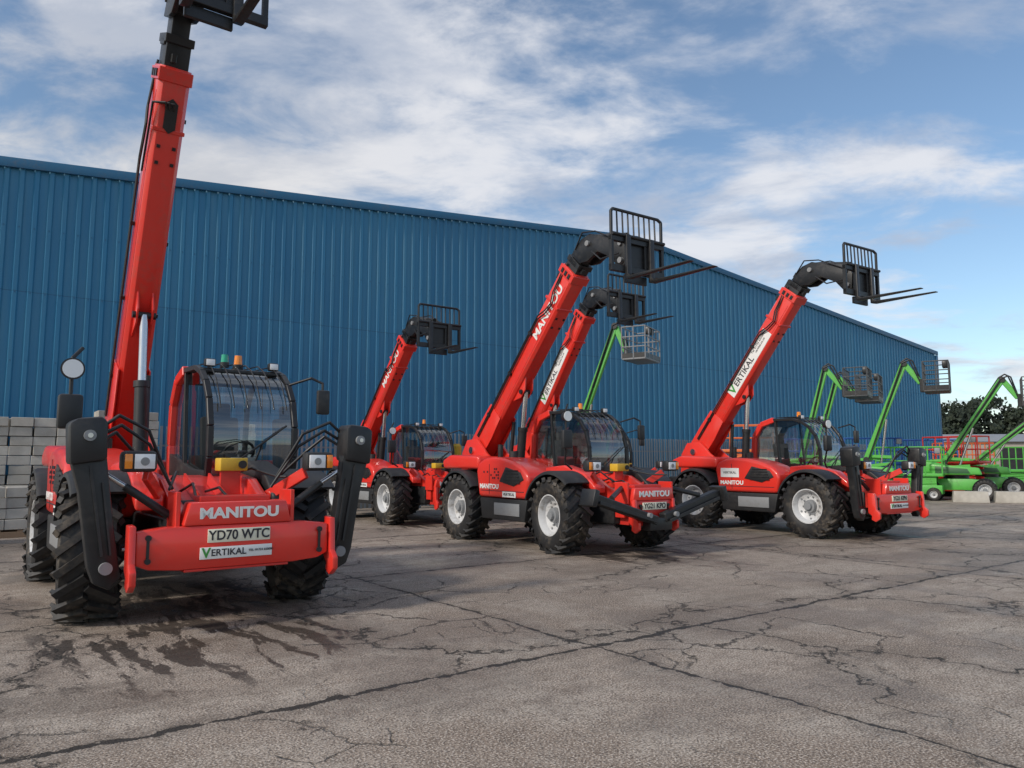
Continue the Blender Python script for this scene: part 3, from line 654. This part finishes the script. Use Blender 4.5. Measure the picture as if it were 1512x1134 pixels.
# ------------------------------------------------------------ ground
def ground_mat():
    m, nt, b = nmat('yard_concrete')
    tc = nt.nodes.new('ShaderNodeTexCoord')
    mp = nt.nodes.new('ShaderNodeMapping'); mp.vector_type = 'POINT'; mp.inputs['Rotation'].default_value = (0, 0, -TH)
    nt.links.new(tc.outputs['Object'], mp.inputs[0]); P = mp.outputs[0]
    dn = noise(nt, P, 1.3, 8, .65)
    vs = nt.nodes.new('ShaderNodeVectorMath'); vs.operation = 'SUBTRACT'; nt.links.new(dn.outputs['Color'], vs.inputs[0]); vs.inputs[1].default_value = (.5, .5, .5)
    def dist(k):
        s = nt.nodes.new('ShaderNodeVectorMath'); s.operation = 'SCALE'; nt.links.new(vs.outputs[0], s.inputs[0]); s.inputs[3].default_value = k
        a = nt.nodes.new('ShaderNodeVectorMath'); a.operation = 'ADD'; nt.links.new(P, a.inputs[0]); nt.links.new(s.outputs[0], a.inputs[1])
        return a.outputs[0]
    D1 = dist(.26); D2 = dist(1.5)
    s1 = nt.nodes.new('ShaderNodeSeparateXYZ'); nt.links.new(D1, s1.inputs[0])
    s0 = nt.nodes.new('ShaderNodeSeparateXYZ'); nt.links.new(P, s0.inputs[0])
    big = noise(nt, P, .22, 5, .6); med = noise(nt, P, 1.1, 8, .7); fine = noise(nt, P, 20, 5, .72); grit = noise(nt, P, 75, 2, .6)
    mid = noise(nt, P, 5.5, 6, .7)
    def joint(c, off, per):
        f = math_node(nt, 'FRACT', math_node(nt, 'ADD', math_node(nt, 'DIVIDE', math_node(nt, 'SUBTRACT', c, off), per), .5))
        return math_node(nt, 'MULTIPLY', math_node(nt, 'ABSOLUTE', math_node(nt, 'SUBTRACT', f, .5)), per)
    wv = smooth(nt, mid.outputs[0], .35, .68, .006, .065)
    wv = math_node(nt, 'MULTIPLY', wv, smooth(nt, med.outputs[0], .3, .65, .4, 1.2))
    dj = math_node(nt, 'MINIMUM', joint(s1.outputs[1], 4.72, 4.6), math_node(nt, 'MULTIPLY', joint(s1.outputs[0], 4.4, 6.9), 1.7))
    j1 = math_node(nt, 'MULTIPLY', math_node(nt, 'SUBTRACT', 1, math_node(nt, 'DIVIDE', dj, wv), clamp=True), 3, clamp=True)
    def crack(vec, sc, wd):
        v = nt.nodes.new('ShaderNodeTexVoronoi'); v.feature = 'DISTANCE_TO_EDGE'; v.voronoi_dimensions = '2D'; v.inputs['Scale'].default_value = sc
        nt.links.new(vec, v.inputs['Vector']); return v.outputs[0]
    v1 = crack(D2, .36, 0)
    wm = smooth(nt, mid.outputs[0], .3, .7, .4, 1.7)
    def thr(v, wd): return smooth(nt, math_node(nt, 'DIVIDE', v, wm), 0.0, wd, 1, 0)
    m1 = smooth(nt, noise(nt, P, .4, 3).outputs[0], .40, .50)
    c1 = math_node(nt, 'MULTIPLY', thr(v1, .010), m1)
    c2 = math_node(nt, 'MULTIPLY', thr(crack(dist(.8), .95, 0), .017), smooth(nt, noise(nt, P, .37, 4).outputs[0], .49, .56))
    c3 = math_node(nt, 'MULTIPLY', thr(crack(dist(.4), 3.0, 0), .035), smooth(nt, noise(nt, P, .8, 5).outputs[0], .57, .64))
    ck = math_node(nt, 'MAXIMUM', math_node(nt, 'MAXIMUM', c1, math_node(nt, 'MULTIPLY', c2, .85)), math_node(nt, 'MULTIPLY', c3, .6))
    ck = math_node(nt, 'MAXIMUM', ck, j1)
    cx = math_node(nt, 'FLOOR', math_node(nt, 'DIVIDE', math_node(nt, 'SUBTRACT', s1.outputs[0], 4.4), 6.9))
    cy = math_node(nt, 'FLOOR', math_node(nt, 'DIVIDE', math_node(nt, 'SUBTRACT', s1.outputs[1], 4.72), 4.6))
    cb = nt.nodes.new('ShaderNodeCombineXYZ'); nt.links.new(cx, cb.inputs[0]); nt.links.new(cy, cb.inputs[1])
    wn = nt.nodes.new('ShaderNodeTexWhiteNoise'); wn.noise_dimensions = '2D'; nt.links.new(cb.outputs[0], wn.inputs['Vector'])
    col = mixc(nt, smooth(nt, big.outputs[0], .40, .60), (.27, .205, .155), (.42, .345, .28))
    col = mixc(nt, smooth(nt, med.outputs[0], .44, .62, 0, .8), col, (.52, .45, .375))
    col = mixc(nt, smooth(nt, mid.outputs[0], .46, .62, 0, .55), col, (.20, .155, .12))
    col = mixc(nt, math_node(nt, 'MULTIPLY', wn.outputs[0], .5), col, (.18, .14, .105))
    col = mixc(nt, smooth(nt, fine.outputs[0], .48, .66, 0, .65), col, (.13, .095, .07))
    col = mixc(nt, smooth(nt, grit.outputs[0], .54, .62, 0, .8), col, (.64, .56, .48))
    col = mixc(nt, smooth(nt, grit.outputs[0], .46, .37, 0, .8), col, (.06, .046, .036))
    mp2 = nt.nodes.new('ShaderNodeMapping'); mp2.inputs['Scale'].default_value = (2.6, .6, 1); nt.links.new(D1, mp2.inputs[0])
    wnz = noise(nt, mp2.outputs[0], 1.7, 6, .68, .6)
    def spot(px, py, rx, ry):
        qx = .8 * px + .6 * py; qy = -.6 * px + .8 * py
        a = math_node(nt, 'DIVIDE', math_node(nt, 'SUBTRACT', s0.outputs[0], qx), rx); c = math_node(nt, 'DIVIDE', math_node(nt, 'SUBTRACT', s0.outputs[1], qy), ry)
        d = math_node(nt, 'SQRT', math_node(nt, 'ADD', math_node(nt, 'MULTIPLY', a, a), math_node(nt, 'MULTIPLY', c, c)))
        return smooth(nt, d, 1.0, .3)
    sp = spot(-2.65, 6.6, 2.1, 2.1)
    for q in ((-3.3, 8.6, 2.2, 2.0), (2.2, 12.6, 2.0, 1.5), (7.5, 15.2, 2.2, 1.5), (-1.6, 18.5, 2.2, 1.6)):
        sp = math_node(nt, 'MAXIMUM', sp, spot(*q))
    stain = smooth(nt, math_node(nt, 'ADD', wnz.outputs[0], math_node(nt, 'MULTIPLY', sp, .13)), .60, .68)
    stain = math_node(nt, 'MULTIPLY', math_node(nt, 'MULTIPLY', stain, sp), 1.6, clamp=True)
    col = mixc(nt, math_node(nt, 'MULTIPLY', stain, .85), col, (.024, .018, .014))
    damp = smooth(nt, noise(nt, P, .5, 7, .62, .5).outputs[0], .48, .57)
    dl = smooth(nt, s0.outputs[0], 4.5, -3.5)
    damp = math_node(nt, 'MULTIPLY', damp, math_node(nt, 'ADD', .45, math_node(nt, 'MULTIPLY', dl, .55)))
    col = mixc(nt, math_node(nt, 'MULTIPLY', damp, .55), col, (.11, .088, .068))
    ds = nt.nodes.new('ShaderNodeMapping'); ds.inputs['Scale'].default_value = (.28, 2.2, 1); nt.links.new(D1, ds.inputs[0])
    tr = smooth(nt, noise(nt, ds.outputs[0], 1.2, 4, .6).outputs[0], .52, .66, 0, .35)
    col = mixc(nt, tr, col, (.15, .12, .095))
    halo = smooth(nt, math_node(nt, 'MINIMUM', dj, math_node(nt, 'ADD', math_node(nt, 'MULTIPLY', v1, 1.6), math_node(nt, 'MULTIPLY', math_node(nt, 'SUBTRACT', 1, m1), .4))), .30, 0.0, 0, .55)
    col = mixc(nt, math_node(nt, 'MULTIPLY', halo, mid.outputs[0]), col, (.07, .052, .04))
    col = mixc(nt, math_node(nt, 'MULTIPLY', ck, .93), col, (.016, .013, .010))
    nt.links.new(col, b.inputs['Base Color'])
    rg = math_node(nt, 'SUBTRACT', .80, math_node(nt, 'MULTIPLY', damp, .42))
    rg = math_node(nt, 'SUBTRACT', rg, math_node(nt, 'MULTIPLY', stain, .25), clamp=True)
    rg = math_node(nt, 'ADD', rg, smooth(nt, fine.outputs[0], .3, .7, -.1, .1), clamp=True)
    nt.links.new(rg, b.inputs['Roughness'])
    ht = math_node(nt, 'ADD', math_node(nt, 'MULTIPLY', fine.outputs[0], .6), math_node(nt, 'MULTIPLY', grit.outputs[0], .4))
    ht = math_node(nt, 'ADD', ht, math_node(nt, 'MULTIPLY', med.outputs[0], .8))
    ht = math_node(nt, 'SUBTRACT', ht, math_node(nt, 'MULTIPLY', ck, 1.8))
    bp = nt.nodes.new('ShaderNodeBump'); bp.inputs['Strength'].default_value = .85; bp.inputs['Distance'].default_value = .022
    nt.links.new(ht, bp.inputs['Height']); nt.links.new(bp.outputs[0], b.inputs['Normal'])
    return m
bm = bmesh.new(); S = 900
vs = [bm.verts.new(v) for v in ((-S, -S, 0), (S, -S, 0), (S, S, 0), (-S, S, 0))]; bm.faces.new(vs)
finish('ground', bm, ground_mat())

# ------------------------------------------------------------ far setting
fb = empty('storage_shed', (66, 92, 0), (0, 0, R(-8)))
SH = paint('shed_sheet', (.34, .31, .27), .7, .3)
box(fb, 'walls', (0, 0, 1.9), (44, 14, 3.8), SH, bev=.05)
prism(fb, 'roof', [(-7.4, 3.8), (0, 4.9), (7.4, 3.8)], -22.4, 22.4, GREY, 'yz', .02)
boxes(fb, 'doors', [((-15 + 7.5 * i, -7.03, 1.6), (3.6, .08, 3.1)) for i in range(5)], PLAST, .01)

def foliage_mat():
    m, nt, b = nmat('foliage'); g = nt.nodes.new('ShaderNodeNewGeometry')
    tc = nt.nodes.new('ShaderNodeTexCoord'); a = noise(nt, tc.outputs['Object'], .5, 3)
    c = mixc(nt, g.outputs['Random Per Island'], (.020, .032, .022), (.05, .068, .04))
    c = mixc(nt, smooth(nt, a.outputs[0], .4, .65, 0, .6), c, (.014, .022, .018))
    nt.links.new(c, b.inputs['Base Color']); b.inputs['Roughness'].default_value = .8
    return m
def tree_line(name, x0, x1, y, hmin, hmax, n):
    bm = bmesh.new()
    for i in range(n):
        cx = x0 + (x1 - x0) * (i + random.uniform(.2, .8)) / n; cy = y + random.uniform(-4, 4); H = random.uniform(hmin, hmax)
        add_cyl(bm, (cx, cy, 0), (cx + random.uniform(-.3, .3), cy, H * .7), .25, .08, 6)
        for k in range(5):
            a = random.uniform(0, 6.28)
            add_cyl(bm, (cx, cy, H * random.uniform(.25, .5)), (cx + 1.6 * math.cos(a), cy + 1.6 * math.sin(a), H * random.uniform(.6, .8)), .08, .03, 5)
        clumps = [(cx + random.uniform(-2.2, 2.2), cy + random.uniform(-2, 2), H * random.uniform(.15, .95), random.uniform(.7, 1.4)) for _ in range(26)]
        for px, py, pz, rr in clumps:
            for _ in range(60):
                d = Vector((random.gauss(0, 1), random.gauss(0, 1), random.gauss(0, .8))).normalized() * rr * random.uniform(.3, 1.1)
                c = Vector((px, py, pz)) + d; s = random.uniform(.14, .32)
                q = Euler((random.uniform(0, 6), random.uniform(0, 6), 0)).to_matrix()
                v = [bm.verts.new(c + q @ Vector(t)) for t in ((-s, -s * .6, 0), (s, -s * .6, 0), (s * .8, s * .7, 0), (-s * .7, s * .6, 0))]
                bm.faces.new(v)
    me = bpy.data.meshes.new(name); bm.to_mesh(me); bm.free(); me.materials.append(foliage_mat())
    return place(name, me)
tree_line('distant_trees', 62, 79, 116, 9.0, 11.8, 12)

cb_ = empty('crowd_barrier', (19.8, 27.6, 0), (0, 0, R(10)))
ln = []
for k in range(4):
    o = k * 2.35
    ln.append([(o, 0, .05), (o, 0, 1.1), (o + 2.2, 0, 1.1), (o + 2.2, 0, .05)]); ln.append([(o, 0, .25), (o + 2.2, 0, .25)])
    for i in range(1, 14): ln.append([(o + 2.2 * i / 14, 0, .25), (o + 2.2 * i / 14, 0, 1.1)])
    for xx in (o + .2, o + 2.0): ln.append([(xx, -.3, .02), (xx, 0, .1), (xx, .3, .02)])
tubes(cb_, 'barrier_panels', ln, .02, RIM, 6)
for i, (px, py) in enumerate(((18.6, 28.2), (17.2, 28.5))):
    q = empty('concrete_kerb_block', (px, py, 0), (0, 0, R(-25)))
    prism(q, 'block', [(-.6, 0), (-.55, .42), (.55, .42), (.6, 0)], -.25, .25, BLK, bev=.02)

# ------------------------------------------------------------ world and light
SUN = Vector((-.64, -.54, .55)).normalized()
az = math.atan2(SUN.x, SUN.y); el = math.asin(SUN.z)
w = bpy.data.worlds.new('World'); scene.world = w; w.use_nodes = True; nt = w.node_tree
bg = nt.nodes['Background']; bg.inputs[1].default_value = .15
sky = nt.nodes.new('ShaderNodeTexSky'); sky.sky_type = 'NISHITA'; sky.sun_disc = False
sky.sun_elevation = el; sky.sun_rotation = az; sky.air_density = 1.0; sky.dust_density = .8; sky.ozone_density = 1.5
tc = nt.nodes.new('ShaderNodeTexCoord'); sp = nt.nodes.new('ShaderNodeSeparateXYZ'); nt.links.new(tc.outputs['Generated'], sp.inputs[0])
zz = math_node(nt, 'ADD', math_node(nt, 'MAXIMUM', sp.outputs[2], 0.0), .16)
cb = nt.nodes.new('ShaderNodeCombineXYZ')
nt.links.new(math_node(nt, 'DIVIDE', sp.outputs[0], zz), cb.inputs[0]); nt.links.new(math_node(nt, 'DIVIDE', sp.outputs[1], zz), cb.inputs[1])
mp = nt.nodes.new('ShaderNodeMapping'); mp.inputs['Rotation'].default_value = (0, 0, R(35)); mp.inputs['Scale'].default_value = (1.0, 1.35, 1); mp.inputs['Location'].default_value = (3.2, 1.1, 0)
nt.links.new(cb.outputs[0], mp.inputs[0])
n1 = noise(nt, mp.outputs[0], .8, 10, .56, .3); n2 = noise(nt, mp.outputs[0], 2.8, 8, .60, .3); n3 = noise(nt, mp.outputs[0], 1.6, 8, .6, .3)
dens = math_node(nt, 'ADD', math_node(nt, 'MULTIPLY', n1.outputs[0], .54), math_node(nt, 'MULTIPLY', n2.outputs[0], .46))
dens = math_node(nt, 'ADD', dens, smooth(nt, sp.outputs[0], .45, -.55, -.005, .065))
cov = smooth(nt, dens, .45, .60)
shade = smooth(nt, n3.outputs[0], .38, .60)
ccol = mixc(nt, shade, (3.1, 3.5, 4.3), (5.5, 5.55, 5.8))
warm = math_node(nt, 'MULTIPLY', smooth(nt, sp.outputs[0], .05, -.5), smooth(nt, sp.outputs[2], .6, .2))
ccol = mixc(nt, math_node(nt, 'MULTIPLY', warm, .55), ccol, (6.2, 5.6, 4.7))
skyc = mixc(nt, 1.0, sky.outputs[0], (.95, 1.0, 1.0), 'MULTIPLY')
fin = mixc(nt, math_node(nt, 'MULTIPLY', cov, .88), skyc, ccol)
nt.links.new(fin, bg.inputs[0])

sd = bpy.data.lights.new('sun', 'SUN'); sd.energy = 2.7; sd.angle = R(7); sd.color = (1, .92, .82)
so = bpy.data.objects.new('sun', sd); scene.collection.objects.link(so)
so.rotation_euler = (-SUN).to_track_quat('-Z', 'Y').to_euler()

# ------------------------------------------------------------ camera
cd = bpy.data.cameras.new('camera'); cd.sensor_width = 36; cd.lens = 26.43; cd.clip_end = 3000; cd.clip_start = .05
co = bpy.data.objects.new('camera', cd); scene.collection.objects.link(co)
co.location = (0, 0, 1.52); co.rotation_euler = (R(95.9), 0, 0)
scene.camera = co
scene.view_settings.view_transform = 'Standard'
try: scene.view_settings.look = 'None'
except Exception: pass
scene.view_settings.exposure = 0
